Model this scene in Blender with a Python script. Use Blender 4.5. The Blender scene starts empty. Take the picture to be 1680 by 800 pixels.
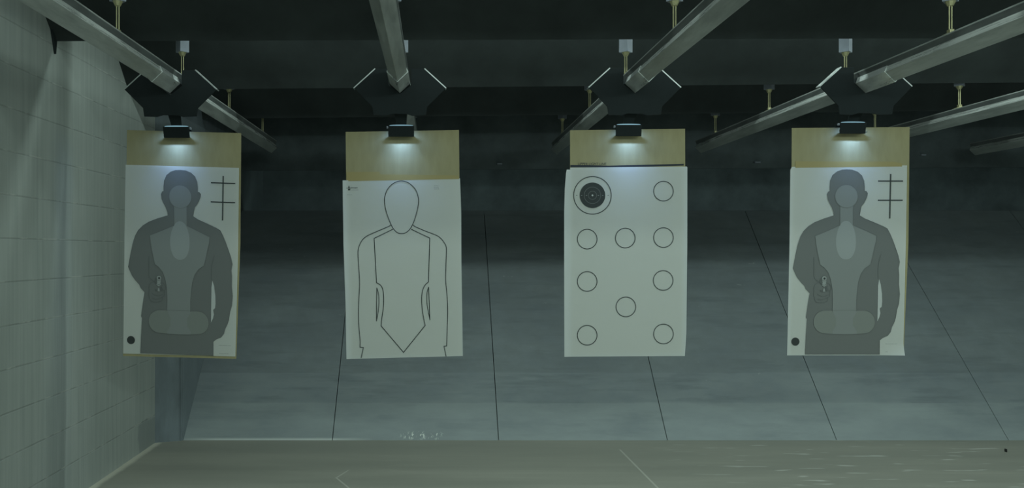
import bpy, bmesh, math, random
import numpy as np
from mathutils import Vector, Matrix

random.seed(7)
SC = bpy.context.scene
COL = SC.collection
F = 1300.0            # focal length in pixels of the 1680 px wide frame
PX, PY = 714.0, 413.0
EYE = 1.37


def at(px, py, Y):
    return Vector(((px - PX) * Y / F, Y, EYE - (py - PY) * Y / F))


# ------------------------------------------------------------------ materials
def mat(name, base=(.5, .5, .5), rough=.6, metal=0.0, spec=.5):
    m = bpy.data.materials.new(name)
    m.use_nodes = True
    b = m.node_tree.nodes['Principled BSDF']
    b.inputs['Base Color'].default_value = (*base, 1)
    b.inputs['Roughness'].default_value = rough
    b.inputs['Metallic'].default_value = metal
    b.inputs['Specular IOR Level'].default_value = spec
    return m


class NT:
    """small helper to wire nodes"""
    def __init__(self, m):
        self.t = m.node_tree
        self.b = self.t.nodes['Principled BSDF']

    def n(self, kind, **kw):
        nd = self.t.nodes.new(kind)
        for k, v in kw.items():
            setattr(nd, k, v)
        return nd

    def l(self, a, b):
        self.t.links.new(a, b)

    def val(self, sock, v):
        if hasattr(v, 'is_output') or isinstance(v, bpy.types.NodeSocket):
            self.l(v, sock)
        else:
            sock.default_value = v

    def math(self, op, a, b=0.0, c=None, clamp=False):
        nd = self.n('ShaderNodeMath', operation=op, use_clamp=clamp)
        self.val(nd.inputs[0], a)
        self.val(nd.inputs[1], b)
        if c is not None:
            self.val(nd.inputs[2], c)
        return nd.outputs[0]

    def pos(self):
        g = self.n('ShaderNodeNewGeometry')
        s = self.n('ShaderNodeSeparateXYZ')
        self.l(g.outputs['Position'], s.inputs[0])
        return g.outputs['Position'], s.outputs[0], s.outputs[1], s.outputs[2]

    def scaled(self, vec, s):
        nd = self.n('ShaderNodeVectorMath', operation='MULTIPLY')
        self.l(vec, nd.inputs[0])
        nd.inputs[1].default_value = s
        return nd.outputs[0]

    def noise(self, vec, scale, detail=3, rough=.55):
        nd = self.n('ShaderNodeTexNoise')
        self.l(vec, nd.inputs['Vector'])
        nd.inputs['Scale'].default_value = scale
        nd.inputs['Detail'].default_value = detail
        nd.inputs['Roughness'].default_value = rough
        return nd.outputs['Fac']

    def ramp(self, fac, a, b, lo=0.0, hi=1.0):
        nd = self.n('ShaderNodeMapRange')
        nd.clamp = True
        self.val(nd.inputs[0], fac)
        nd.inputs[1].default_value = a
        nd.inputs[2].default_value = b
        nd.inputs[3].default_value = lo
        nd.inputs[4].default_value = hi
        return nd.outputs[0]

    def mix(self, fac, a, b, blend='MIX'):
        nd = self.n('ShaderNodeMix', data_type='RGBA', blend_type=blend)
        self.val(nd.inputs[0], fac)
        for s, v in ((nd.inputs[6], a), (nd.inputs[7], b)):
            if isinstance(v, tuple):
                s.default_value = (*v, 1) if len(v) == 3 else v
            else:
                self.l(v, s)
        return nd.outputs[2]

    def base(self, c):
        self.l(c, self.b.inputs['Base Color'])

    def bump(self, h, strength=.2, dist=.01):
        nd = self.n('ShaderNodeBump')
        nd.inputs['Strength'].default_value = strength
        nd.inputs['Distance'].default_value = dist
        self.l(h, nd.inputs['Height'])
        self.l(nd.outputs[0], self.b.inputs['Normal'])

    def band(self, v, lo, hi, soft):
        """1 between lo and hi, soft edges"""
        a = self.ramp(v, lo - soft, lo + soft)
        b = self.ramp(v, hi - soft, hi + soft, 1.0, 0.0)
        return self.math('MULTIPLY', a, b)


def wear(name, base, rough, metal, amount=.35, scale=(6, 6, 6), spec=.5):
    """a paint or metal with blotchy wear"""
    m = mat(name, base, rough, metal, spec)
    t = NT(m)
    tc = t.n('ShaderNodeTexCoord')
    v = t.scaled(tc.outputs['Object'], scale)
    f = t.noise(v, 3, 5, .65)
    f = t.ramp(f, .3, .7)
    t.base(t.mix(f, tuple(c * (1 - amount) for c in base), tuple(min(1, c * (1 + amount)) for c in base)))
    t.l(t.ramp(f, 0, 1, rough - .1, rough + .1), t.b.inputs['Roughness'])
    return m


def block_wall():
    m = mat('painted block wall', (.3, .32, .3), .62, 0, .35)
    t = NT(m)
    p, x, y, z = t.pos()
    cz = t.math('DIVIDE', t.math('ADD', z, .006), .2055)
    row = t.math('FLOOR', cz)
    fz = t.math('FRACT', cz)
    shift = t.math('MULTIPLY', t.math('MODULO', row, 2.0), .5)
    fy = t.math('FRACT', t.math('ADD', t.math('DIVIDE', t.math('ADD', y, .05), .411), shift))
    dz = t.math('MULTIPLY', t.math('SUBTRACT', .5, t.math('ABSOLUTE', t.math('SUBTRACT', fz, .5))), .2055)
    dy = t.math('MULTIPLY', t.math('SUBTRACT', .5, t.math('ABSOLUTE', t.math('SUBTRACT', fy, .5))), .411)
    jz = t.ramp(dz, .001, .006, 1, 0)
    jy = t.ramp(dy, .001, .005, .22, 0)
    j = t.math('MAXIMUM', jz, jy)
    streak = t.noise(t.scaled(p, (1, 9, .35)), 3.0, 4, .6)
    streak2 = t.noise(t.scaled(p, (1, 30, .6)), 2.0, 2, .5)
    blotch = t.noise(p, 2.3, 4, .55)
    s = t.math('ADD', t.math('MULTIPLY', t.ramp(streak, .3, .7), .5),
               t.math('ADD', t.math('MULTIPLY', t.ramp(streak2, .3, .7), .2), t.math('MULTIPLY', t.ramp(blotch, .3, .7), .3)))
    c = t.mix(s, (.285, .31, .285), (.415, .43, .40))
    # repaired darker patch low down beside the steel jamb
    wob = t.math('MULTIPLY', t.math('SUBTRACT', t.noise(p, 14, 2), .5), .08)
    pz = t.ramp(t.math('ADD', z, wob), .19, .21, 1, 0)
    pyy = t.ramp(t.math('ADD', y, wob), 5.36, 5.39, 0, 1)
    c = t.mix(t.math('MULTIPLY', t.math('MULTIPLY', pz, pyy), .75), c, (.23, .25, .24))
    c = t.mix(t.math('MULTIPLY', j, .32), c, (.17, .185, .17))
    # worn paint on the lower lip of the joints
    lip = t.band(fz, .0, .035, .01)
    lipn = t.ramp(t.noise(t.scaled(p, (1, 4, 4)), 2.2, 3), .48, .62)
    c = t.mix(t.math('MULTIPLY', t.math('MULTIPLY', lip, lipn), .55), c, (.62, .63, .58))
    t.base(c)
    h = t.math('SUBTRACT', t.math('MULTIPLY', t.noise(p, 90, 3), .12), j)
    t.bump(h, .38, .005)
    return m


def floor_mat():
    m = mat('sealed concrete floor', (.3, .3, .27), .5, 0, .4)
    t = NT(m)
    p, x, y, z = t.pos()
    n1 = t.ramp(t.noise(t.scaled(p, (.35, 2.2, 1)), 1.6, 5, .6), .3, .7)
    n2 = t.ramp(t.noise(t.scaled(p, (.8, 9, 1)), 2.5, 3, .6), .3, .7)
    c = t.mix(n1, (.27, .265, .22), (.35, .34, .285))
    c = t.mix(t.math('MULTIPLY', n2, .3), c, (.25, .245, .21))
    # dusty pale margin along the block wall
    mg = t.ramp(t.math('ADD', x, t.math('MULTIPLY', t.math('SUBTRACT', t.noise(p, 9, 3), .5), .03)), -1.985, -1.955, 1, 0)
    c = t.mix(t.math('MULTIPLY', mg, .6), c, (.74, .70, .58))
    # pale streaks on the right hand lanes
    sc = t.ramp(t.noise(t.scaled(p, (1.5, 9, 1)), 2.2, 2, .5), .635, .69)
    zone = t.ramp(x, 1.3, 2.2)
    c = t.mix(t.math('MULTIPLY', t.math('MULTIPLY', sc, zone), .42), c, (.80, .80, .74))
    # straight pale saw cut and a short crooked crack
    def seg(ax, ay, bx, by, w):
        dx, dy = bx - ax, by - ay
        L = math.hypot(dx, dy)
        ux, uy = dx / L, dy / L
        rx = t.math('SUBTRACT', x, ax)
        ry = t.math('SUBTRACT', y, ay)
        al = t.math('ADD', t.math('MULTIPLY', rx, ux), t.math('MULTIPLY', ry, uy))
        ac = t.math('ABSOLUTE', t.math('SUBTRACT', t.math('MULTIPLY', rx, uy), t.math('MULTIPLY', ry, ux)))
        return t.math('MULTIPLY', t.ramp(ac, w * .5, w, 1, 0), t.band(al, 0, L, .02))
    for s in ((1.281, 5.50, 1.2965, 4.4, .008), (-.60, 4.81, -.50, 4.60, .007), (-.60, 4.81, -.545, 4.98, .006)):
        c = t.mix(t.math('MULTIPLY', seg(*s), .38), c, (.72, .70, .62))
    t.base(c)
    t.l(t.ramp(n1, 0, 1, .38, .55), t.b.inputs['Roughness'])
    t.bump(t.noise(p, 60, 3), .06, .004)
    return m


def ramp_mat():
    m = mat('blue grey trap steel', (.2, .22, .24), .55, 0, .3)
    t = NT(m)
    p, x, y, z = t.pos()
    n1 = t.ramp(t.noise(t.scaled(p, (.8, 2.2, 2.2)), 1.8, 6, .62), .3, .7)
    n2 = t.ramp(t.noise(t.scaled(p, (.5, 3.5, 3.5)), 3.4, 4, .6), .52, .72)
    n3 = t.ramp(t.noise(p, 9, 4, .6), .35, .75)
    c = t.mix(n1, (.175, .20, .215), (.25, .28, .285))
    c = t.mix(t.math('MULTIPLY', n2, .62), c, (.125, .145, .16))
    c = t.mix(t.math('MULTIPLY', n3, .25), c, (.25, .265, .25))
    # three courses of plate, lamp falloff painted in: lighter below, darker above
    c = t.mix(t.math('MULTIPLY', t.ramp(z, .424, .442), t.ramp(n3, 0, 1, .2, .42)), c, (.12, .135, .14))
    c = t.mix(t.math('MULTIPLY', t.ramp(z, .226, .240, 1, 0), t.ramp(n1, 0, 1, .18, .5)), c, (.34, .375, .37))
    # horizontal weld lines across the plates
    w = t.math('MAXIMUM', t.band(z, .230, .236, .003), t.band(z, .430, .436, .003))
    wn = t.ramp(t.noise(t.scaled(p, (1.2, 1, 1)), 1.5, 2), .42, .6)
    c = t.mix(t.math('MULTIPLY', t.math('MULTIPLY', w, wn), .45), c, (.12, .135, .15))
    # splashes of white at the foot
    sp = t.ramp(t.noise(t.scaled(p, (1, .6, .6)), 55, 3, .7), .54, .60)
    zo = t.math('MULTIPLY', t.band(x, -.24, .04, .03), t.band(z, .012, .045, .012))
    c = t.mix(t.math('MULTIPLY', t.math('MULTIPLY', sp, zo), .85), c, (.78, .80, .74))
    ln = t.math('MULTIPLY', t.band(x, -1.75, -.6, .15), t.band(z, .0, .012, .006))
    c = t.mix(t.math('MULTIPLY', ln, .6), c, (.70, .72, .68))
    spk = t.ramp(t.noise(t.scaled(p, (1, 2.5, 2.5)), 7, 4, .7), .70, .76)
    c = t.mix(t.math('MULTIPLY', spk, .4), c, (.48, .50, .46))
    t.base(c)
    t.bump(t.noise(p, 25, 4), .15, .006)
    return m


def cardboard_mat():
    m = mat('brown cardboard', (.42, .34, .19), .8, 0, .2)
    t = NT(m)
    tc = t.n('ShaderNodeTexCoord')
    f = t.noise(t.scaled(tc.outputs['Object'], (8, 1, 2)), 3, 3, .6)
    t.base(t.mix(t.ramp(f, .3, .7), (.315, .275, .150), (.365, .32, .18)))
    return m


def paper_mat(name, col, k=.38):
    m = bpy.data.materials.new(name)
    m.use_nodes = True
    nt = m.node_tree
    b = nt.nodes['Principled BSDF']
    b.inputs['Base Color'].default_value = (*col, 1)
    b.inputs['Roughness'].default_value = .75
    b.inputs['Specular IOR Level'].default_value = .2
    tr = nt.nodes.new('ShaderNodeBsdfTranslucent')
    tr.inputs[0].default_value = (*col, 1)
    mx = nt.nodes.new('ShaderNodeMixShader')
    mx.inputs[0].default_value = k
    nt.links.new(b.outputs[0], mx.inputs[1])
    nt.links.new(tr.outputs[0], mx.inputs[2])
    nt.links.new(mx.outputs[0], nt.nodes['Material Output'].inputs[0])
    t = NT(m)
    tc = t.n('ShaderNodeTexCoord')
    t.bump(t.noise(t.scaled(tc.outputs['Object'], (2, 1, 3)), 4, 3), .12, .02)
    return m


def emit(name, col, s):
    m = mat(name, (.04, .05, .06))
    b = m.node_tree.nodes['Principled BSDF']
    b.inputs['Emission Color'].default_value = (*col, 1)
    b.inputs['Emission Strength'].default_value = s
    return m


M = dict(
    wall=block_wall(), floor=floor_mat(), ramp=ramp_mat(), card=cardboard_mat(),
    baffle=wear('matt charcoal baffle rubber', (.037, .043, .042), .85, 0, .25, (1, 1, 1), .15),
    ceiling=wear('black ceiling paint', (.025, .028, .027), .9, 0, .2, (1, 1, 1), .1),
    dark=wear('dark trap steel', (.085, .10, .105), .7, 0, .3, (1, 1, 1), .2),
    jamb=wear('blue painted jamb steel', (.165, .19, .205), .6, 0, .25, (2, 2, .6), .3),
    side=wear('grey painted side steel', (.205, .235, .25), .6, 0, .2, (2, 1, .6), .3),
    rail=wear('galvanised rail steel', (.40, .415, .39), .40, .35, .25, (9, 1.2, 9)),
    flank=wear('bright worn rail flank', (.70, .72, .68), .30, .5, .22, (9, 1.2, 30)),
    groove=wear('grimy wheel groove', (.13, .14, .135), .5, .3, .3, (9, 2, 9)),
    sleeve=wear('polished trolley steel', (.66, .68, .66), .33, .5, .2, (12, 2, 12)),
    black=wear('satin black carrier paint', (.0205, .0255, .0262), .6, 0, .12, (3, 3, 3), .08),
    edge=wear('bare steel edge', (.55, .57, .55), .4, .6, .1),
    brass=wear('yellow zinc hanger', (.42, .39, .22), .42, .55, .2),
    clampgrey=wear('grey hanger post paint', (.22, .24, .28), .6, 0, .1),
    tape=mat('tan tape', (.36, .285, .12), .6, 0, .3),
    marker=mat('black marker ink', (.02, .025, .035), .6, 0, .3),
    paper=paper_mat('white target paper', (.84, .85, .82), .42),
    body=mat('dark grey print', (.165, .170, .163), .75, 0, .2),
    mid=mat('mid grey print', (.240, .250, .240), .75, 0, .2),
    midw=mat('mid warm grey print', (.222, .232, .212), .75, 0, .2),
    lite=mat('light grey print', (.315, .33, .32), .75, 0, .2),
    ink=mat('black print', (.050, .055, .053), .75, 0, .2),
    inkg=mat('soft grey print line', (.13, .135, .13), .75, 0, .2),
    faint=mat('faint grey lettering', (.50, .51, .49), .75, 0, .2),
    gun=mat('pale grey print', (.31, .325, .31), .75, 0, .2),
    led=emit('cool lamp lens', (.42, .78, .95), .5),
    chip=mat('blackened lead', (.03, .03, .03), .6, .3, .3),
)


# ------------------------------------------------------------------ mesh helpers
def finish(name, bm, mats, parent=None, loc=(0, 0, 0), smooth=False, bevel=0, solid=0):
    """bm is in world coordinates; the object's origin goes to LOC (world)"""
    loc = Vector(loc)
    bmesh.ops.translate(bm, verts=bm.verts, vec=-loc)
    me = bpy.data.meshes.new(name)
    bm.to_mesh(me)
    bm.free()
    for m in (mats if isinstance(mats, (list, tuple)) else [mats]):
        me.materials.append(m)
    if smooth:
        for p in me.polygons:
            p.use_smooth = True
    o = bpy.data.objects.new(name, me)
    COL.objects.link(o)
    if parent is not None:
        o.parent = parent
        w = Vector((0, 0, 0))
        q = parent
        while q is not None:
            w = w + q.location
            q = q.parent
        o.location = loc - w
    else:
        o.location = loc
    if solid:
        s = o.modifiers.new('thickness', 'SOLIDIFY')
        s.thickness = solid
        s.offset = 0
    if bevel:
        b = o.modifiers.new('bevel', 'BEVEL')
        b.width = bevel
        b.segments = 2
        b.limit_method = 'ANGLE'
        b.angle_limit = math.radians(28)
    return o


def tag(o, label, cat, group=None):
    o['label'] = label
    o['category'] = cat
    if group:
        o['group'] = group
    return o


def thing(name, label, cat, loc, group=None):
    o = bpy.data.objects.new(name, None)
    COL.objects.link(o)
    o.location = loc
    return tag(o, label, cat, group)


def structure(o):
    o['kind'] = 'structure'
    return o


def add_box(bm, lo, hi, mi=0):
    (x0, y0, z0), (x1, y1, z1) = lo, hi
    v = [bm.verts.new(c) for c in ((x0, y0, z0), (x1, y0, z0), (x1, y1, z0), (x0, y1, z0),
                                   (x0, y0, z1), (x1, y0, z1), (x1, y1, z1), (x0, y1, z1))]
    for f in ((0, 3, 2, 1), (4, 5, 6, 7), (0, 1, 5, 4), (1, 2, 6, 5), (2, 3, 7, 6), (3, 0, 4, 7)):
        bm.faces.new([v[i] for i in f]).material_index = mi
    return v


def add_prism(bm, pts, vec, mi=0):
    """closed outline PTS (3-D) pushed along VEC"""
    vec = Vector(vec)
    a = [bm.verts.new(p) for p in pts]
    b = [bm.verts.new(Vector(p) + vec) for p in pts]
    n = len(pts)
    fs = [bm.faces.new(a), bm.faces.new(list(reversed(b)))]
    for i in range(n):
        fs.append(bm.faces.new((a[i], b[i], b[(i + 1) % n], a[(i + 1) % n])))
    for f in fs:
        f.material_index = mi
    bmesh.ops.recalc_face_normals(bm, faces=fs)


def add_cyl(bm, p0, p1, r0, r1=None, seg=12, mi=0):
    r1 = r0 if r1 is None else r1
    p0, p1 = Vector(p0), Vector(p1)
    d = (p1 - p0).normalized()
    u = d.orthogonal().normalized()
    w = d.cross(u)
    ra, rb = [], []
    for i in range(seg):
        a = 2 * math.pi * i / seg
        q = u * math.cos(a) + w * math.sin(a)
        ra.append(bm.verts.new(p0 + q * r0))
        rb.append(bm.verts.new(p1 + q * r1))
    fs = [bm.faces.new(ra), bm.faces.new(list(reversed(rb)))]
    for i in range(seg):
        fs.append(bm.faces.new((ra[i], rb[i], rb[(i + 1) % seg], ra[(i + 1) % seg])))
    for f in fs:
        f.material_index = mi
    bmesh.ops.recalc_face_normals(bm, faces=fs)


def smooth_path(pts, closed=False, k=6):
    """Catmull-Rom through 2-D points"""
    P = [Vector(p) for p in pts]
    n = len(P)
    out = []
    rng = range(n) if closed else range(n - 1)
    for i in rng:
        p1, p2 = P[i], P[(i + 1) % n]
        p0 = P[(i - 1) % n] if (closed or i > 0) else p1 * 2 - p2
        p3 = P[(i + 2) % n] if (closed or i + 2 < n) else p2 * 2 - p1
        for j in range(k):
            t = j / k
            out.append(.5 * ((2 * p1) + (-p0 + p2) * t + (2 * p0 - 5 * p1 + 4 * p2 - p3) * t * t
                             + (-p0 + 3 * p1 - 3 * p2 + p3) * t ** 3))
    if not closed:
        out.append(P[-1])
    return [(p.x, p.y) for p in out]


# ================================================================== THE ROOM
WX = -2.012          # face of the block wall
JY = 5.69            # where the block wall stops at the steel jamb
SX = -1.836          # side of the bullet trap
TY = 5.764           # foot of the trap
RX = 6.9
TOP = 3.6
BACK = 8.4
SLOPE = 1.03

bm = bmesh.new(); add_box(bm, (WX - .2, -2.5, -.1), (RX, TY + .05, 0))
structure(finish('floor', bm, M['floor']))
bm = bmesh.new(); add_box(bm, (WX - .2, -2.5, 0), (WX, JY, TOP))
structure(finish('wall_left', bm, M['wall']))
bm = bmesh.new(); add_box(bm, (RX, -2.5, -.1), (RX + .2, BACK, TOP))
structure(finish('wall_right', bm, M['wall']))
bm = bmesh.new(); add_box(bm, (WX - .2, -2.5, TOP), (RX + .2, BACK + .2, TOP + .1))
structure(finish('ceiling', bm, M['ceiling']))
bm = bmesh.new(); add_box(bm, (WX - .2, BACK, -.1), (RX + .2, BACK + .2, TOP))
structure(finish('wall_back', bm, M['dark']))
# the steel jamb between block wall and trap and the trap's side
bm = bmesh.new()
add_prism(bm, [(WX, JY, 0), (SX, TY - .004, 0), (SX, BACK, 0), (WX - .2, BACK, 0), (WX - .2, JY, 0)], (0, 0, TOP))
o = structure(finish('trim_1', bm, [M['jamb']]))
bm = bmesh.new(); add_box(bm, (SX + .001, 7.2, 1.2), (SX + .012, BACK, TOP))
structure(finish('trim_4', bm, M['dark']))  # thin dark sheet added to hold the throat's side wall in shade
bm = bmesh.new(); add_box(bm, (SX + .0005, TY - .003, 0), (SX + .003, 7.2, 2.35))
structure(finish('trim_5', bm, M['side']))  # side wall coloured lighter than the jamb to stand for lamplight on it
# thin caulk seam on the jamb, a few bolts
bm = bmesh.new()
sx = SX - .012
add_box(bm, (sx - .004, TY - .014, 0), (sx + .004, TY - .004, TOP))
structure(finish('trim_2', bm, M['jamb']))

# ---- bullet trap
def ramp_z(Y):
    return SLOPE * (Y - TY)

joints = [SX, -.749, .461, 1.69, 2.922, 4.173, 5.42, RX - .002]
names = ['first', 'second', 'third', 'fourth', 'fifth', 'sixth', 'seventh']
RTOP = 7.473
nrm = Vector((0, -SLOPE, 1)).normalized()
for i in range(7):
    a, b = joints[i] + .0022, joints[i + 1] - .0022
    bm = bmesh.new()
    p = [(a, TY, 0.0), (b, TY, 0.0), (b, RTOP, ramp_z(RTOP)), (a, RTOP, ramp_z(RTOP))]
    add_prism(bm, p, -nrm * .02)
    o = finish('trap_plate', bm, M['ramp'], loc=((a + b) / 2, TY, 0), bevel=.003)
    tag(o, f'sloping blue grey steel trap plate rising from the floor, {names[i]} from the block wall', 'steel plate',
        'sloping plates of the bullet trap')
# beam that backs the ramp (closes the joints, dark)
bm = bmesh.new()
p = [(SX, TY + .04, -.02), (joints[7], TY + .04, -.02), (joints[7], RTOP + .03, ramp_z(RTOP) - .045), (SX, RTOP + .03, ramp_z(RTOP) - .045)]
add_prism(bm, p, -nrm * .03)
structure(finish('trim_3', bm, M['ceiling']))

# hood over the throat
bm = bmesh.new()
HX0, HX1 = SX, RX
# left end a little higher in the picture than the right
pl = [(HX0, 7.30, 2.120), (HX1, 7.24, 2.150), (HX1, 6.98, TOP), (HX0, 7.0, TOP)]
add_prism(bm, pl, (0, .02, 0))
hood = finish('trap_hood', bm, M['dark'], loc=(2.5, 7.27, 2.13))
tag(hood, 'dark steel hood plate above the black throat of the bullet trap', 'steel hood')
for (px, py, w) in ((820, 268.5, 8), (1243, 266, 9), (1515, 254, 8)):
    c = at(px, py, 7.22)
    hw = w / 2 * 7.22 / F
    bm = bmesh.new(); add_box(bm, (c.x - hw, 7.215, c.z - .006), (c.x + hw, 7.30, c.z + .006))
    finish('bracket', bm, M['clampgrey'], hood, c)

# ---- baffles hung under the ceiling
ZB = 2.4845
bdefs = [  # Y, height over the eye at X = -1.4 and at X = 3.5
    (3.15, 1.115, 1.125), (4.19, 1.1152, 1.131), (5.19, 1.066, 1.106), (6.25, 1.053, 1.106)]
blabels = ['nearest dark sloping ceiling baffle above the front ends of the rails',
           'dark sloping ceiling baffle just in front of the four target carriers',
           'charcoal sloping ceiling baffle just behind the four target carriers',
           'farthest black sloping ceiling baffle, above the back ends of the rails']
for i, (ya, zl_, zr_) in enumerate(bdefs):
    xa, xb = (WX if i < 3 else SX), RX
    sl = .40 if i == 3 else 1.0
    za = EYE + zl_ + (xa + 1.4) * (zr_ - zl_) / 4.9
    zb_ = EYE + zl_ + (xb + 1.4) * (zr_ - zl_) / 4.9
    bm = bmesh.new()
    pts = [(xa, ya, za), (xb, ya, zb_), (xb, ya - (TOP - zb_) * sl, TOP), (xa, ya - (TOP - za) * sl, TOP)]
    add_prism(bm, pts, (0, .018, .018))
    o = finish('ceiling_baffle', bm, M['baffle'], loc=((xa + xb) / 2, ya, za))
    tag(o, blabels[i], 'ceiling baffle', 'sloping baffles under the ceiling')
    if i == 1:
        # small pointed end bracket against the block wall
        bm = bmesh.new()
        add_prism(bm, [(WX + .001, ya - .05, za + .05), (WX + .001, ya + .004, za + .02), (WX + .001, ya - .010, za - .070)], (.012, 0, 0))
        finish('end_bracket', bm, M['black'], o, (WX, ya, za))

# ================================================================== RAILS
RAILX = [-1.394, -.186, 1.051, 2.263, 3.48, 4.70]
RZ = EYE + .84
prof = [(0, 0), (.048, .046), (.037, .074), (.046, .099), (.046, .106), (.030, .106), (.030, .100)]
prof = prof + [(-a, b) for a, b in reversed(prof[1:])]
ord6 = ['leftmost', 'second', 'third', 'fourth', 'fifth', 'sixth']
rl = ['galvanised target rail running beside the block wall, leftmost of the rails',
      'galvanised target rail nearly overhead that runs into the carrier of the blank outline target',
      'galvanised target rail that runs into the carrier of the circles target',
      'galvanised target rail that runs into the rightmost target carrier',
      'galvanised target rail at the right without a target in view, above the rightmost backer\'s corner',
      'faint far target rail at the right picture edge, lowest and farthest right']
for i, x in enumerate(RAILX):
    bm = bmesh.new()
    y0, y1 = .35, (6.75, 6.85, 6.85, 6.75, 6.85, 6.9)[i]
    add_prism(bm, [(x + a, y0, RZ + b) for a, b in prof], (0, y1 - y0, 0))
    for f in bm.faces:                      # lamplight painted on the flank, shade painted in the groove above
        zc_ = f.calc_center_median().z - RZ
        if abs(f.normal.y) < .5 and abs(f.normal.x) > .8 and zc_ < .10:
            f.material_index = 1 if zc_ < .075 else 2
    o = finish('target_rail', bm, [M['rail'], M['flank'], M['groove']], loc=(x, y0, RZ), bevel=.0018)
    tag(o, rl[i], 'overhead rail', 'overhead target rails')

RTZ = RZ + .106
rowtxt = {0: 'the row nearest the viewer', 1: 'the row over the carriers',
          2: 'the row behind the carriers', 3: 'the farthest row'}
hang = [(0, 3.48, (0, 1, 2, 3)), (1, 4.37, (0, 1, 2, 3)), (2, None, (0, 2, 3, 4)), (3, None, (0, 1, 2, 3, 4))]
row2 = {0: 5.36, 2: 5.39, 3: 5.37, 4: 5.26}
row3 = {0: 6.40, 1: 6.5, 2: 6.55, 3: 6.40, 4: 6.27}


def baffle_bottom_clear(Y):
    return TOP


def make_hanger(x, Y, ztop):
    t = thing('rail_hanger', '', 'rail hanger', (x, Y, RTZ), 'yellow rod hangers of the rails')
    zb = EYE + 1.099
    bm = bmesh.new()
    s = .037
    add_prism(bm, [(x - s, Y, zb), (x, Y - s, zb), (x + s, Y, zb), (x, Y + s, zb)], (0, 0, ztop - zb))
    finish('post', bm, M['clampgrey'], t, (x, Y, zb))
    bm = bmesh.new()
    for d in (-.0052, .0052):
        add_cyl(bm, (x + d, Y, RTZ + .012), (x + d, Y, zb - .012), .0032, seg=8)
    finish('rod', bm, M['brass'], t, (x, Y, RTZ), smooth=False)
    bm = bmesh.new()
    add_cyl(bm, (x, Y, zb - .020), (x, Y, zb), .012, .022, 8)
    finish('flange_nut', bm, M['brass'], t, (x, Y, zb))
    bm = bmesh.new()
    add_box(bm, (x - .010, Y - .012, RTZ + .008), (x + .010, Y + .012, RTZ + .03))
    add_prism(bm, [(x - .027, Y - .014, RTZ), (x + .012, Y - .014, RTZ + .012), (x + .012, Y - .014, RTZ + .020), (x - .027, Y - .014, RTZ + .009)], (0, .028, 0))
    add_box(bm, (x - .03, Y - .03, RTZ - .001), (x + .03, Y + .03, RTZ + .006))
    finish('rail_clip', bm, M['brass'], t, (x, Y, RTZ), bevel=.002)
    return t


for r, Y, rails in hang:
    for k in rails:
        y = Y if Y else (row2 if r == 2 else row3)[k]
        zt = {0: 3.2, 1: 3.25, 2: 3.3, 3: 3.3}[r]
        t = make_hanger(RAILX[k], y, zt)
        rn = 'the leftmost rail' if k == 0 else f'the {ord6[k]} rail from left'
        t['label'] = f'yellow rod hanger holding {rn}, in {rowtxt[r]}'

# ================================================================== CARRIERS
YP = F / 312.0       # plane of the carrier plates
YB = F / 300.0       # plane of the boards
cdefs = [
    # rail vertex px, clamp centre px, clamp top/bottom px, lean of the clamp front, knob side, label
    dict(rail=0, cx=289.2, ct=207.5, cb=225.8, lean=2.0, knob=1, yoff=1.5,
         label='black target carrier beside the block wall, leftmost of the four carriers'),
    dict(rail=1, cx=658.2, ct=206.0, cb=224.0, lean=0.0, knob=-1, yoff=0,
         label='black target carrier above the blank outline target, second from the left'),
    dict(rail=2, cx=1031.5, ct=204.5, cb=223.0, lean=-.6, knob=-1, yoff=-2.0,
         label='black target carrier above the circles target, third from the left'),
    dict(rail=3, cx=1399.7, ct=200.8, cb=219.0, lean=-2.0, knob=-1, yoff=-5.0,
         label='black target carrier above the rightmost target'),
]


def plate_shape(rail, yoff):
    """outline in px, around the rail's end"""
    cx = (656.0, 656.0, 1041.5, 1421.0)[rail]
    if rail == 0:
        cx = 279.5
    return cx


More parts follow.
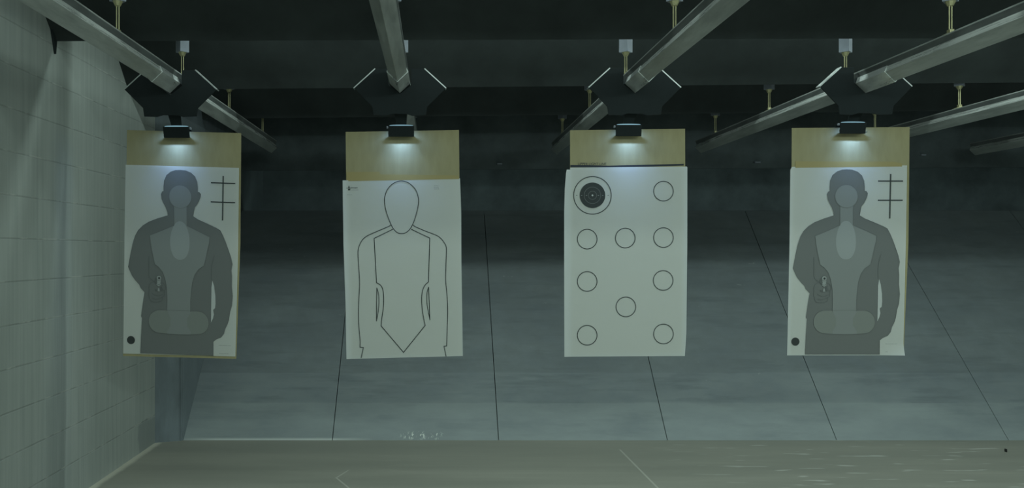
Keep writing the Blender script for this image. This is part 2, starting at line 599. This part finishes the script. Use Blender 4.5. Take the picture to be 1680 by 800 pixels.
LY = 4.19
for d in cdefs:
    cx = plate_shape(d['rail'], d['yoff'])
    yo = d['yoff']
    xr = RAILX[d['rail']]
    t = thing('target_carrier', d['label'], 'target carrier', (xr, YP, RZ), 'target carriers on the rails')
    # shield plate, with a slot for the rail
    out = [(-40, 113), (40, 113), (75.5, 145), (45, 175), (43, 188.5), (-43, 188.5), (-45, 175), (-75, 145)]
    rx = F * xr / YP + PX - cx
    o2 = [(-40, 113), (rx - 19, 113), (rx - 19, 139), (rx, 154), (rx + 19, 139), (rx + 19, 113), (40, 113), (75.5, 145), (45, 175), (43, 188.5),
          (20, 189.5), (12, 187), (-12, 186.5), (-22, 189.5), (-43, 189), (-45, 175), (-75, 145)]
    if d['rail'] == 0:
        o2 = [(x, y + 2) for x, y in o2]
        yo = 0
    yy = yo * .55
    bm = bmesh.new()
    add_prism(bm, [at(cx + x, y + yy * (1 if y < 160 else .4), YP) for x, y in o2], (0, .008, 0))
    finish('shield_plate', bm, M['black'], t, at(cx, 150, YP), bevel=.001)
    # bright bent edges along the top chamfers
    off = 2 if d['rail'] == 0 else 0
    for s in (-1, 1):
        a = at(cx + s * 40, 113 + off + yy, YP)
        b = at(cx + s * 75.3, 145 + off + yy, YP)
        n = Vector((s * .66, 0, .75)) * .0055
        bm = bmesh.new()
        add_prism(bm, [a, b, b + n, a + n], (0, .045, 0))
        finish('edge_flange', bm, M['edge'], t, a)
    # trolley sleeve round the rail in front of the plate
    bm = bmesh.new()
    oo = [(0, -.006), (.0535, .045), (.0405, .077)]
    ii = [(0, -.001), (.0490, .0460), (.0380, .0745)]
    ring = oo + list(reversed(ii))
    for s in (1, -1):
        add_prism(bm, [(xr + s * a, YP - .27, RZ + b) for a, b in ring], (0, .27, 0))
    finish('trolley_sleeve', bm, M['sleeve'], t, (xr, YP, RZ), bevel=.0012)
    # rear trolley sleeve
    bm = bmesh.new()
    for s in (1, -1):
        add_prism(bm, [(xr + s * a, YP + .008, RZ + b) for a, b in ring], (0, .16, 0))
    finish('trolley_sleeve', bm, M['black'], t, (xr, YP, RZ))
    # tapered neck
    YC = 4.262
    xc = (d['cx'] - PX) * YC / F
    zc = EYE - (d['ct'] - PY) * YC / F
    xt = xc + (xr - xc) * .35
    bm = bmesh.new()
    a0 = [(xt - .042, YP + .009, RZ - .03), (xt + .042, YP + .009, RZ - .03), (xt + .042, YP + .018, RZ - .03), (xt - .042, YP + .018, RZ - .03)]
    a1 = [(xc - .027, 4.270, zc - .001), (xc + .027, 4.270, zc - .001), (xc + .027, 4.277, zc - .001), (xc - .027, 4.277, zc - .001)]
    va = [bm.verts.new(p) for p in a0]
    vb = [bm.verts.new(p) for p in a1]
    fs = [bm.faces.new(va), bm.faces.new(vb)] + [bm.faces.new((va[i], va[(i + 1) % 4], vb[(i + 1) % 4], vb[i])) for i in range(4)]
    bmesh.ops.recalc_face_normals(bm, faces=fs)
    finish('neck', bm, M['black'], t, (xc, 4.3, zc))
    # clamp: front shade plate, jaw bar on the board's face, cheeks, rear plate over the board's back
    zb = EYE - (d['cb'] - PY) * YC / F
    hw = 21.2 * YC / F
    ln = d['lean'] * YC / F
    bm = bmesh.new()
    add_prism(bm, [(xc - hw - ln / 2, YC, zc), (xc + hw - ln / 2, YC, zc), (xc + hw + ln / 2, YC, zb), (xc - hw + ln / 2, YC, zb)], (0, .005, 0))
    cl = finish('clamp', bm, M['black'], t, (xc, YC, zc), bevel=.001)
    xj = xc * (1 + .65 * (YB / YC - 1))       # the jaw sits a little off the plate's middle
    bm = bmesh.new()
    add_box(bm, (xj - hw * .9, YB - .027, zb + .009), (xj + hw * .9, YB - .0045, zb + .018))
    for s in (-1, 1):
        add_box(bm, (xj + s * (hw * .82 - .003) - .002, YC + .005, zb + .009), (xj + s * (hw * .82 - .003) + .002, YB - .027, zb + .012))
    finish('jaw_bar', bm, M['black'], cl, (xc, YB, zb), bevel=.001)
    bm = bmesh.new()
    add_box(bm, (xc - hw * .8, YB + .008, zb), (xc + hw * .8, YB + .014, zc + .004))
    finish('rear_plate', bm, M['black'], cl, (xc, YB, zc))
    bm = bmesh.new()
    kx = xc + d['knob'] * (hw + .001)
    add_cyl(bm, (kx, YC + .008, zc - .009), (kx + d['knob'] * .008, YC + .008, zc - .009), .0065)
    finish('knob', bm, M['clampgrey'], cl, (kx, YC + .02, zc - .009))
    # glowing strip stands in for the lamplit rear jaw; lamp sits behind the plate
    LY = YB - .060
    zl = zc - .002
    bm = bmesh.new()
    n = 14
    ell = [(xc + hw * .93 * math.cos(math.pi * q / n), zc - .0005 + .0056 * math.sin(math.pi * q / n) ** .6) for q in range(n + 1)]
    add_prism(bm, [(x, YC + .0005, z) for x, z in ell], (0, .006, 0))
    finish('lamp_lens', bm, M['led'], cl, (xc, LY, zl))
    for en_, tilt, spread in ((.58, -8, 180), (.17, 9, 80)):
     L = bpy.data.lights.new('carrier lamp', 'AREA')
     L.shape = 'RECTANGLE'
     L.size, L.size_y = .05, .008
     L.energy = en_
     L.spread = math.radians(spread)
     L.color = (.28, .50, 1.0)
     lo = bpy.data.objects.new('carrier_lamp_light', L)
     COL.objects.link(lo)
     lo.parent = t
     lo.location = Vector((xj, LY, zl)) - t.location
     lo.rotation_euler = (math.radians(tilt), 0, 0)


# ================================================================== BOARDS AND PAPERS
def sheet(bm, left, right, Y, nx, nz, disp, mi=0):
    """paper grid between a left and a right edge polyline (px), DISP(s,t,px,py) -> metres towards the viewer"""
    def along(poly, t):
        y0, y1 = poly[0][1], poly[-1][1]
        y = y0 + (y1 - y0) * t
        for (xa, ya), (xb, yb) in zip(poly, poly[1:]):
            if y <= yb or (xb, yb) == poly[-1]:
                f = (y - ya) / (yb - ya) if yb != ya else 0
                return xa + (xb - xa) * f, y
    g = []
    for j in range(nz + 1):
        t = j / nz
        (xl, yl), (xr, yr) = along(left, t), along(right, t)
        row = []
        for i in range(nx + 1):
            s = i / nx
            px, py = xl + (xr - xl) * s, yl + (yr - yl) * s
            q = at(px, py, Y)
            q.y -= disp(s, t)
            row.append(bm.verts.new(q))
        g.append(row)
    for j in range(nz):
        for i in range(nx):
            f = bm.faces.new((g[j][i], g[j + 1][i], g[j + 1][i + 1], g[j][i + 1]))
            f.material_index = mi
            f.smooth = True


class Print:
    """flat ink laid on the paper: layers a hair apart"""
    def __init__(self, bm, Y, tf=lambda p: p):
        self.bm, self.Y, self.tf = bm, Y, tf

    def P(self, p, layer):
        q = self.tf(p)
        return at(q[0], q[1], self.Y - .0005 * layer)

    def poly(self, pts, mi, layer):
        f = self.bm.faces.new([self.bm.verts.new(self.P(p, layer)) for p in pts])
        f.material_index = mi
        f.normal_update()
        if f.normal.y > 0:
            f.normal_flip()

    def disc(self, c, r, mi, layer, n=40, ry=None):
        ry = r if ry is None else ry
        self.poly([(c[0] + r * math.cos(2 * math.pi * i / n), c[1] + ry * math.sin(2 * math.pi * i / n)) for i in range(n)], mi, layer)

    def line(self, pts, w, mi, layer, closed=False):
        n = len(pts)
        V = [Vector(p) for p in pts]
        L, R = [], []
        for i in range(n):
            a = V[(i - 1) % n] if (closed or i) else V[i]
            b = V[(i + 1) % n] if (closed or i < n - 1) else V[i]
            d0 = (V[i] - a)
            d1 = (b - V[i])
            d0 = d0.normalized() if d0.length > 1e-6 else None
            d1 = d1.normalized() if d1.length > 1e-6 else None
            d0, d1 = d0 or d1, d1 or d0
            tt = (d0 + d1)
            tt = tt.normalized() if tt.length > 1e-6 else d0
            nn = Vector((-tt.y, tt.x))
            k = 1 / max(.5, abs(nn.dot(Vector((-d0.y, d0.x)))))
            L.append(V[i] + nn * w / 2 * k)
            R.append(V[i] - nn * w / 2 * k)
        lv = [self.bm.verts.new(self.P(p, layer)) for p in L]
        rv = [self.bm.verts.new(self.P(p, layer)) for p in R]
        for i in range(n if closed else n - 1):
            j = (i + 1) % n
            f = self.bm.faces.new((lv[i], lv[j], rv[j], rv[i]))
            f.material_index = mi
            f.normal_update()
            if f.normal.y > 0:
                f.normal_flip()

    def ring(self, c, r, w, mi, layer, n=56):
        self.line([(c[0] + r * math.cos(2 * math.pi * i / n), c[1] + r * math.sin(2 * math.pi * i / n)) for i in range(n)], w, mi, layer, True)

    def scribble(self, x0, x1, y, h, mi, layer, seed=1):
        """lettering too small to read: a row of tiny strokes"""
        r = random.Random(seed)
        x = x0
        while x < x1:
            w = r.uniform(.5, 1.1)
            self.line([(x, y + r.uniform(-.1, .1)), (min(x + w, x1), y + r.uniform(-.1, .1))], h * r.uniform(.7, 1), mi, layer)
            x += w + r.uniform(.12, .4)


def board(name_label, corners, group='cardboard backers'):
    bm = bmesh.new()
    add_prism(bm, [at(x, y, YB) for x, y in corners], (0, .005, 0))
    top = (Vector(at(*corners[0], YB)) + Vector(at(*corners[1], YB))) / 2
    o = finish('cardboard_backer', bm, M['card'], loc=top)
    return tag(o, name_label, 'cardboard backer', group)


PM = [M['paper'], M['body'], M['mid'], M['midw'], M['lite'], M['ink'], M['inkg'], M['faint'], M['gun']]
PAPER, BODY, MID, MIDW, LITE, INK, INKG, FAINT, GUN = range(9)
YPAP = YB - .003
YINK = YPAP - .0012


def U(u, v):        # tracing grid of the right hand silhouette target -> px
    return (1280 + u / 3.81, 190 + v / 3.81)


def silhouette(pr):
    S = 1 / 3.81
    body = [(418, 335), (450, 337), (485, 350), (510, 372), (524, 405), (528, 440), (528, 469), (538, 470), (547, 482), (545, 500),
            (535, 525), (522, 548), (508, 565), (502, 590), (497, 622), (530, 642), (570, 658), (610, 675), (645, 690), (670, 704),
            (688, 738), (704, 775), (716, 808), (728, 842), (738, 872), (747, 912), (740, 952), (743, 992), (742, 1052), (747, 1112),
            (742, 1172), (730, 1212), (722, 1262), (712, 1292), (698, 1320), (690, 1350), (672, 1373), (640, 1387), (622, 1402), (621, 1490),
            (155, 1490), (160, 1382), (167, 1270), (161, 1258), (172, 1182), (184, 1107), (160, 1082), (150, 1060), (125, 1034), (105, 1007),
            (88, 972), (80, 952), (84, 932), (95, 872), (108, 812), (116, 785), (126, 755), (146, 720), (176, 690), (215, 665), (270, 643),
            (335, 622), (333, 600), (322, 570), (308, 545), (297, 520), (293, 490), (300, 475), (310, 469), (310, 440), (313, 405),
            (328, 370), (355, 348), (385, 337)]
    pr.poly([U(*p) for p in body], BODY, 0)
    # gap between arm and body
    gap = [(618, 1020), (628, 1052), (636, 1112), (637, 1162), (634, 1192), (622, 1203), (626, 1232), (620, 1257), (608, 1282), (610, 1162), (612, 1062)]
    pr.poly([U(*p) for p in gap], PAPER, 1)
    # scoring zones
    torso = [(376, 682), (300, 716), (218, 750), (224, 795), (231, 840), (245, 905), (250, 930), (275, 947), (300, 977), (316, 1022), (326, 1080), (328, 1150), (326, 1222),
             (326, 1300), (478, 1300), (477, 1222), (478, 1150), (481, 1110), (489, 1040), (505, 987), (530, 952), (565, 928), (575, 890), (590, 822), (600, 785), (603, 748), (530, 714), (457, 682)]
    neck = [(375, 545), (457, 545), (457, 690), (375, 690)]
    pr.poly([U(*p) for p in neck], MID, 1)
    pr.poly([U(*p) for p in torso], MID, 2)
    n = 20
    pill = [(280 + 72 * math.cos(a), 1287 + 72 * math.sin(a)) for a in [math.pi / 2 + math.pi * i / n for i in range(n + 1)]]
    pill += [(523 + 71 * math.cos(a), 1287 + 72 * math.sin(a)) for a in [-math.pi / 2 + math.pi * i / n for i in range(n + 1)]]
    pill += [(460, 1364), (400, 1365), (340, 1363)]
    pr.poly([U(*p) for p in pill], MIDW, 3)
    pr.poly([U(*p) for p in [(327, 1205), (478, 1205), (478, 1225), (455, 1265), (455, 1310), (478, 1345), (478, 1362), (400, 1364), (328, 1362), (328, 1345), (349, 1310), (349, 1265), (328, 1222)]], MID, 4)
    pr.disc(U(415, 502), 72 * S, MID, 2)
    drop = smooth_path([(412, 655), (440, 668), (460, 702), (471, 750), (473, 800), (465, 848), (444, 884), (411, 897), (378, 884), (358, 848), (349, 800), (352, 750), (365, 702), (385, 668)], True, 4)
    pr.poly([U(*p) for p in drop], LITE, 3)
    # thin rules round the zones
    w = .45
    pr.line([U(*p) for p in torso[:13]], w, INKG, 5)
    pr.line([U(*p) for p in torso[15:]], w, INKG, 5)
    pr.line([U(*p) for p in pill], .35, INKG, 5, True)
    pr.ring(U(415, 502), 72 * S, .35, INKG, 5)
    pr.line([U(*p) for p in body], .4, INKG, 5, True)
    pr.line([U(375, 562), U(375, 684)], .35, INKG, 5)
    pr.line([U(457, 562), U(457, 684)], .35, INKG, 5)

    def G(u, v):
        return (1310 + u / 8, 430 + v / 8)
    # sleeve creases, hand and the handgun it points
    for pts in ([(205, -70), (205, 80), (206, 190), (235, 232), (272, 258)],
                [(270, 260), (225, 285), (204, 330), (206, 390), (198, 440), (212, 466), (216, 500), (246, 525), (300, 530), (345, 522), (376, 508), (386, 482), (382, 462), (405, 450), (413, 410), (415, 372)],
                [(246, 415), (280, 436), (340, 446), (400, 420)], [(246, 480), (300, 491), (380, 466)],
                [(372, 268), (412, 292), (428, 335), (414, 374), (385, 370), (372, 335), (385, 305)]):
        pr.line([G(*p) for p in smooth_path(pts, False, 4)], .55, INKG, 6)
    pr.poly([G(*p) for p in [(290, 215), (312, 195), (318, 250), (322, 300), (296, 286), (276, 262)]], INKG, 6)
    pr.poly([G(*p) for p in [(312, 232), (368, 230), (360, 272), (366, 300), (335, 322), (306, 300), (318, 270)]], GUN, 7)
    pr.disc(G(340, 212), 33 / 8, GUN, 8, 28)
    pr.disc(G(342, 213), 14 / 8, INK, 9, 20)
    pr.ring(G(340, 212), 33 / 8, .5, INKG, 9, 28)
    pr.line([G(*p) for p in smooth_path([(300, 285), (335, 300), (366, 285)], False, 4)], .5, INKG, 8)
    pr.poly([G(*p) for p in [(326, 345), (345, 345), (348, 386), (322, 386)]], GUN, 7)
    pr.poly([G(*p) for p in [(285, 360), (312, 365), (318, 384), (296, 386)]], INKG, 7)
    pr.poly([G(*p) for p in [(356, 325), (378, 330), (398, 372), (364, 378)]], INKG, 7)
    # arm crease on the right sleeve
    pr.line([U(*p) for p in smooth_path([(632, 862), (620, 900), (612, 960), (614, 1016)], False, 4)], .5, INKG, 6)
    # corner marks
    pr.disc(U(95, 1410), 25.5 * S, INK, 2, 32)
    pr.line([U(691, 362), U(685, 641)], 2.1, INK, 2)
    pr.line([U(612, 407), U(768, 407)], 1.9, INK, 3)
    pr.line([U(610, 527), U(766, 527)], 1.9, INK, 3)
    pr.scribble(*[U(657, 0)[0], U(732, 0)[0]], U(0, 1424)[1], 1.0, FAINT, 2, 3)
    pr.scribble(*[U(657, 0)[0], U(720, 0)[0]], U(0, 1474)[1], 1.0, FAINT, 2, 4)


# ---- target 4 (right)
board('tan cardboard backer hanging from the rightmost carrier, behind a silhouette target',
      [(1299.7, 209.9), (1492.4, 208.2), (1490.3, 400), (1482.6, 580.6), (1295.5, 580.8), (1298.5, 400)])
bm = bmesh.new()


def d4(s, t):
    c = max(0, s - .80) / .20 * max(0, t - .93) / .07
    return .0002 + .017 * c ** 1.5 + .002 * max(0, .03 - s) / .03


sheet(bm, [(1298.9, 273.6), (1296.3, 277.5), (1295, 400), (1291, 582.6)], [(1488.1, 271.2), (1486.5, 380), (1481.8, 582.4)], YPAP, 40, 60, d4)
silhouette(Print(bm, YINK))
p4 = finish('paper_target', bm, PM, loc=at(1390, 272, YPAP))
tag(p4, 'white paper target with grey armed silhouette, on the rightmost backer', 'paper target', 'paper targets')
bm = bmesh.new()
add_prism(bm, [at(x, y, YB - .0036) for x, y in ((1305, 264.5), (1465, 265.0), (1480, 268), (1480, 273), (1305, 275))], (0, .0009, 0))
finish('tape', bm, M['tape'], p4, at(1390, 270, YB), )

# ---- target 1 (left): the same print, mapped over
src = [(1304.9, 560.1), (1461.4, 285), (1389.7, 277.9), (1459.8, 358), (1320.7, 581), (1442.7, 581), U(767, 407), U(611, 527), U(80, 952), U(415, 897)]
dst = [(214.9, 558), (366.4, 288.4), (296.3, 278.7), (365.1, 361.1), (230.7, 579), (349.6, 582.9), (385.6, 301.2), (346.2, 331.5), (210.2, 437.2), (295.5, 425.2)]
A = np.array([[x, y, 1] for x, y in src])
cx_, *_ = np.linalg.lstsq(A, np.array([d[0] for d in dst]), rcond=None)
cy_, *_ = np.linalg.lstsq(A, np.array([d[1] for d in dst]), rcond=None)


def tf1(p):
    return (cx_[0] * p[0] + cx_[1] * p[1] + cx_[2], cy_[0] * p[0] + cy_[1] * p[1] + cy_[2])


board('tan cardboard backer beside the block wall, hanging from the leftmost carrier',
      [(208.4, 213.1), (395.3, 218.2), (394.0, 400), (387.4, 588.2), (201.8, 583.6), (206.0, 400)])
bm = bmesh.new()
sheet(bm, [(206.2, 270.1), (204.2, 400), (202.2, 579.6)], [(392.1, 275.2), (390.8, 400), (386.2, 584.4)], YPAP, 20, 30, lambda s, t: .0002)
silhouette(Print(bm, YINK, tf1))
p1 = finish('paper_target', bm, PM, loc=at(299, 272, YPAP))
tag(p1, 'white paper target with grey armed silhouette, on the leftmost backer beside the block wall', 'paper target', 'paper targets')

# ---- target 2 (outline)
board('tan cardboard backer behind the blank outline target',
      [(567.1, 216.3), (752.9, 213.1), (754.9, 400), (757.5, 582), (576, 584), (573, 500), (568.8, 400)])
bm = bmesh.new()


def d2(s, t):
    return .0002 + .006 * (max(0, .055 - s) / .055) ** 1.5


sheet(bm, [(562.3, 295.8), (563.7, 400), (567, 495), (568.6, 588.6)], [(754.7, 292.4), (756.6, 347.5), (757.0, 430), (759.4, 583.6)], YPAP, 44, 50, d2)
pr = Print(bm, YINK)


def V(u, v):
    return (550 + u / 3.81, 190 + v / 3.81)


def curve(pts, closed=False, k=5, w=1.3):
    pr.line([V(*p) for p in smooth_path(pts, closed, k)], w, INK, 1, closed)


curve([(413, 407), (460, 420), (500, 458), (519, 508), (520, 548), (510, 600), (492, 658), (470, 703), (442, 729), (415, 735), (388, 729), (362, 703), (340, 658), (319, 600), (309, 548), (309, 508), (327, 458), (366, 420)], True)
curve([(346, 681), (335, 690), (260, 722), (205, 747), (176, 768), (156, 797), (144, 832), (142, 872), (148, 962), (152, 1052), (148, 1132), (145, 1232), (148, 1322), (155, 1402), (155, 1440)])
pr.line([V(155, 1436), V(155, 1445), V(176, 1447), V(162, 1512)], 1.3, INK, 1)
curve([(487, 681), (500, 692), (560, 718), (630, 745), (660, 765), (681, 792), (692, 812), (695, 842), (692, 942), (690, 1022), (698, 1112), (703, 1212), (700, 1322), (697, 1430)])
pr.line([V(697, 1427), V(697, 1437), V(680, 1439), V(693, 1503)], 1.3, INK, 1)
vest = [(360, 708), (243, 765), (258, 1042)] + smooth_path([(258, 1042), (285, 1059), (299, 1092), (303, 1152), (299, 1212), (290, 1272), (287, 1312)], False, 4)[1:]
vest += [(427, 1477)] + smooth_path([(562, 1309), (552, 1262), (543, 1202), (540, 1142), (545, 1094), (560, 1059), (583, 1037)], False, 4) + [(591, 763), (475, 708)]
pr.line([V(*p) for p in vest], 1.3, INK, 2)
curve([(260, 1075), (270, 1112), (273, 1162), (268, 1222), (258, 1281)], w=1.2)
pr.line([V(258, 1283), V(258, 1180), V(260, 1073)], 1.2, INK, 2)
curve([(583, 1070), (574, 1107), (573, 1162), (580, 1212), (592, 1274)], w=1.2)
pr.line([V(592, 1276), V(588, 1180), V(584, 1068)], 1.2, INK, 2)
# printer's emblem: a sighting cross over a square, with tiny lettering
pr.poly([(572.4, 303.8), (573.6, 306.6), (574.1, 308.0), (570.7, 308.0), (571.3, 306.6)], INKG, 1)
pr.line([(567.6, 308.3), (575, 308.1)], .7, INKG, 2)
pr.poly([(571, 309.2), (574.6, 309.2), (574.6, 312.0), (571, 312.0)], INK, 1)
pr.scribble(575.2, 587, 307.9, 1.5, INKG, 2, 5)
pr.scribble(576.5, 588, 311.3, .9, FAINT, 2, 6)
pr.scribble(569.2, 577.5, 319.2, 1.0, FAINT, 2, 7)
for k, yy in enumerate((304.8, 307.5, 309.8)):
    pr.scribble(712, 720, yy, .9, FAINT, 2, 8 + k)
p2 = finish('paper_target', bm, PM, loc=at(660, 294, YPAP))
tag(p2, 'white paper target with a thin blank figure outline', 'paper target', 'paper targets')
bm = bmesh.new()
add_prism(bm, [at(x, y, YB - .0036) for x, y in ((568.5, 282), (622, 281.5), (624, 286), (752, 287.5), (753.4, 293.5), (568.7, 297))], (0, .0009, 0))
finish('tape', bm, M['tape'], p2, at(660, 285, YB))

# ---- target 3 (circles)
b3 = board('tan cardboard backer with a black marker line, behind the circles target',
           [(935.4, 213.6), (1123.9, 211.0), (1124.2, 272), (1121.5, 400), (1119.8, 579), (935.8, 580.5), (935.8, 400)])
bm = bmesh.new()
add_prism(bm, [at(x, y, YB - .0012) for x, y in ((935.8, 270.4), (965, 270.8), (1000, 271.6), (1060, 270.0), (1121.8, 268.6), (1121.8, 271.4), (1060, 273.2), (1000, 274.6), (965, 274.4), (935.8, 274.4))], (0, .001, 0))
finish('marker_line', bm, M['marker'], b3, at(1030, 272, YB - .001))
# handwriting above the line
fc = bpy.data.curves.new('note', 'FONT')
fc.body = 'UPPER LIGHT LINE'
fc.size = 5.6 * YB / F
to = bpy.data.objects.new('note', fc)
COL.objects.link(to)
bpy.context.view_layer.update()
dg = bpy.context.evaluated_depsgraph_get()
me = bpy.data.meshes.new_from_object(to.evaluated_get(dg))
bpy.data.objects.remove(to)
xs = [v.co.x for v in me.vertices]
sx_ = (46 * YB / F) / (max(xs) - min(xs))
o3 = at(948, 270.6, YB - .0013)
for v in me.vertices:
    wob = .0006 * math.sin(v.co.x * 90)
    v.co = Vector((v.co.x * sx_ + v.co.y * .12, 0, v.co.y * 1.0 + wob))
me.materials.append(M['marker'])
no = bpy.data.objects.new('handwritten_note', me)
COL.objects.link(no)
no.parent = b3
no.location = o3 - b3.location

bm = bmesh.new()


def d3(s, t):
    a = max(0, .06 - s) / .06
    b = max(0, s - .965) / .035
    return .0002 + .006 * a ** 1.4 + .003 * b ** 1.5


sheet(bm, [(929.5, 278.2), (928.3, 284), (926.3, 310), (925.3, 347), (925.3, 450), (925.6, 584.8)],
      [(1127.3, 274.4), (1127.2, 400), (1125.8, 545), (1123.3, 583.6)], YPAP, 48, 50, d3)
sheet(bm, [(935.5, 274.8), (935.2, 279.0)], [(1127.1, 273.0), (1127.1, 276.0)], YPAP, 40, 2, lambda s, t: .0001)
pr = Print(bm, YINK)
c = (972.0, 320.2)
pr.disc(c, 21.0, INK, 1, 56)
pr.ring(c, 30.8, 1.35, INK, 1, 72)
pr.ring(c, 13.5, .7, BODY, 2)
pr.ring(c, 6.8, .7, BODY, 2)
pr.disc(c, 1.5, PAPER, 2, 16)
for dx, m in ((-25.8, INKG), (25.8, INKG), (-17.8, LITE), (17.0, LITE), (-9.8, LITE), (9.8, LITE)):
    pr.line([(c[0] + dx - 1.0, c[1] + .2), (c[0] + dx + 1.0, c[1] + .2)], .8, m, 3)
for q in ((1088.5, 313.4), (963.3, 392), (1025.8, 390.3), (1088.5, 389.5), (963.3, 461.4), (1088, 459.8), (1026.8, 503.1), (963.3, 549.6), (1088.5, 547.5)):
    pr.ring(q, 16.1, 1.3, INK, 1)
p3 = finish('paper_target', bm, PM, loc=at(1026, 275, YPAP))
tag(p3, 'white paper target printed with circles and one black bullseye', 'paper target', 'paper targets')

# small dark fragment on the floor
c = at(1650, 741, EYE * F / (741 - PY))
bm = bmesh.new()
add_prism(bm, [(c.x - .004, c.y - .012, 0), (c.x + .005, c.y - .010, 0), (c.x + .005, c.y + .012, 0), (c.x - .003, c.y + .010, 0)], (0.0, 0, .022))
o = finish('lead_fragment', bm, M['chip'], loc=(c.x, c.y, 0), bevel=.003)
tag(o, 'tiny dark fragment lying on the floor at the right', 'fragment')

# ================================================================== LIGHT
def area(name, loc, sx, sy, energy, col, rot=(0, 0, 0)):
    L = bpy.data.lights.new(name, 'AREA')
    L.shape = 'RECTANGLE'
    L.size, L.size_y = sx, sy
    L.energy = energy
    L.color = col
    o = bpy.data.objects.new(name, L)
    COL.objects.link(o)
    o.location = loc
    o.rotation_euler = [math.radians(a) for a in rot]
    return o


LAMP = (.78, 1.0, .95)
# firing-line lamps over the booths, behind the viewer
area('booth lamps', (2.2, .1, 2.5), 5.0, .3, 60, LAMP, (66, 0, 0))
# strip lamps tucked behind each baffle
area('strip lamp over the booths', (1.65, 2.5, 3.05), 7.0, .08, 22, LAMP)
area('strip lamp nearest', (1.65, 3.45, 2.95), 7.0, .08, 17, LAMP)
area('strip lamp middle', (1.85, 4.45, 2.95), 6.4, .08, 52, LAMP)
area('strip lamp far', (1.65, 5.8, 3.0), 7.0, .08, 6, LAMP)

w = bpy.data.worlds.new('dim surround')
SC.world = w
w.use_nodes = True
w.node_tree.nodes['Background'].inputs[0].default_value = (.55, .75, .70, 1)
w.node_tree.nodes['Background'].inputs[1].default_value = 1.0

# ================================================================== CAMERA
cam = bpy.data.cameras.new('camera')
cam.sensor_width = 36
cam.sensor_fit = 'HORIZONTAL'
cam.lens = F / 1680 * 36
cam.shift_x = (840 - PX) / 1680
cam.shift_y = (PY - 400) / 1680
cam.clip_start = .05
co = bpy.data.objects.new('camera', cam)
COL.objects.link(co)
co.location = (0, 0, EYE)
co.rotation_euler = (math.pi / 2, 0, 0)
SC.camera = co

vs = SC.view_settings
vs.view_transform = 'Standard'
vs.look = 'None'
vs.exposure = 0
vs.gamma = 1
vs.use_curve_mapping = False
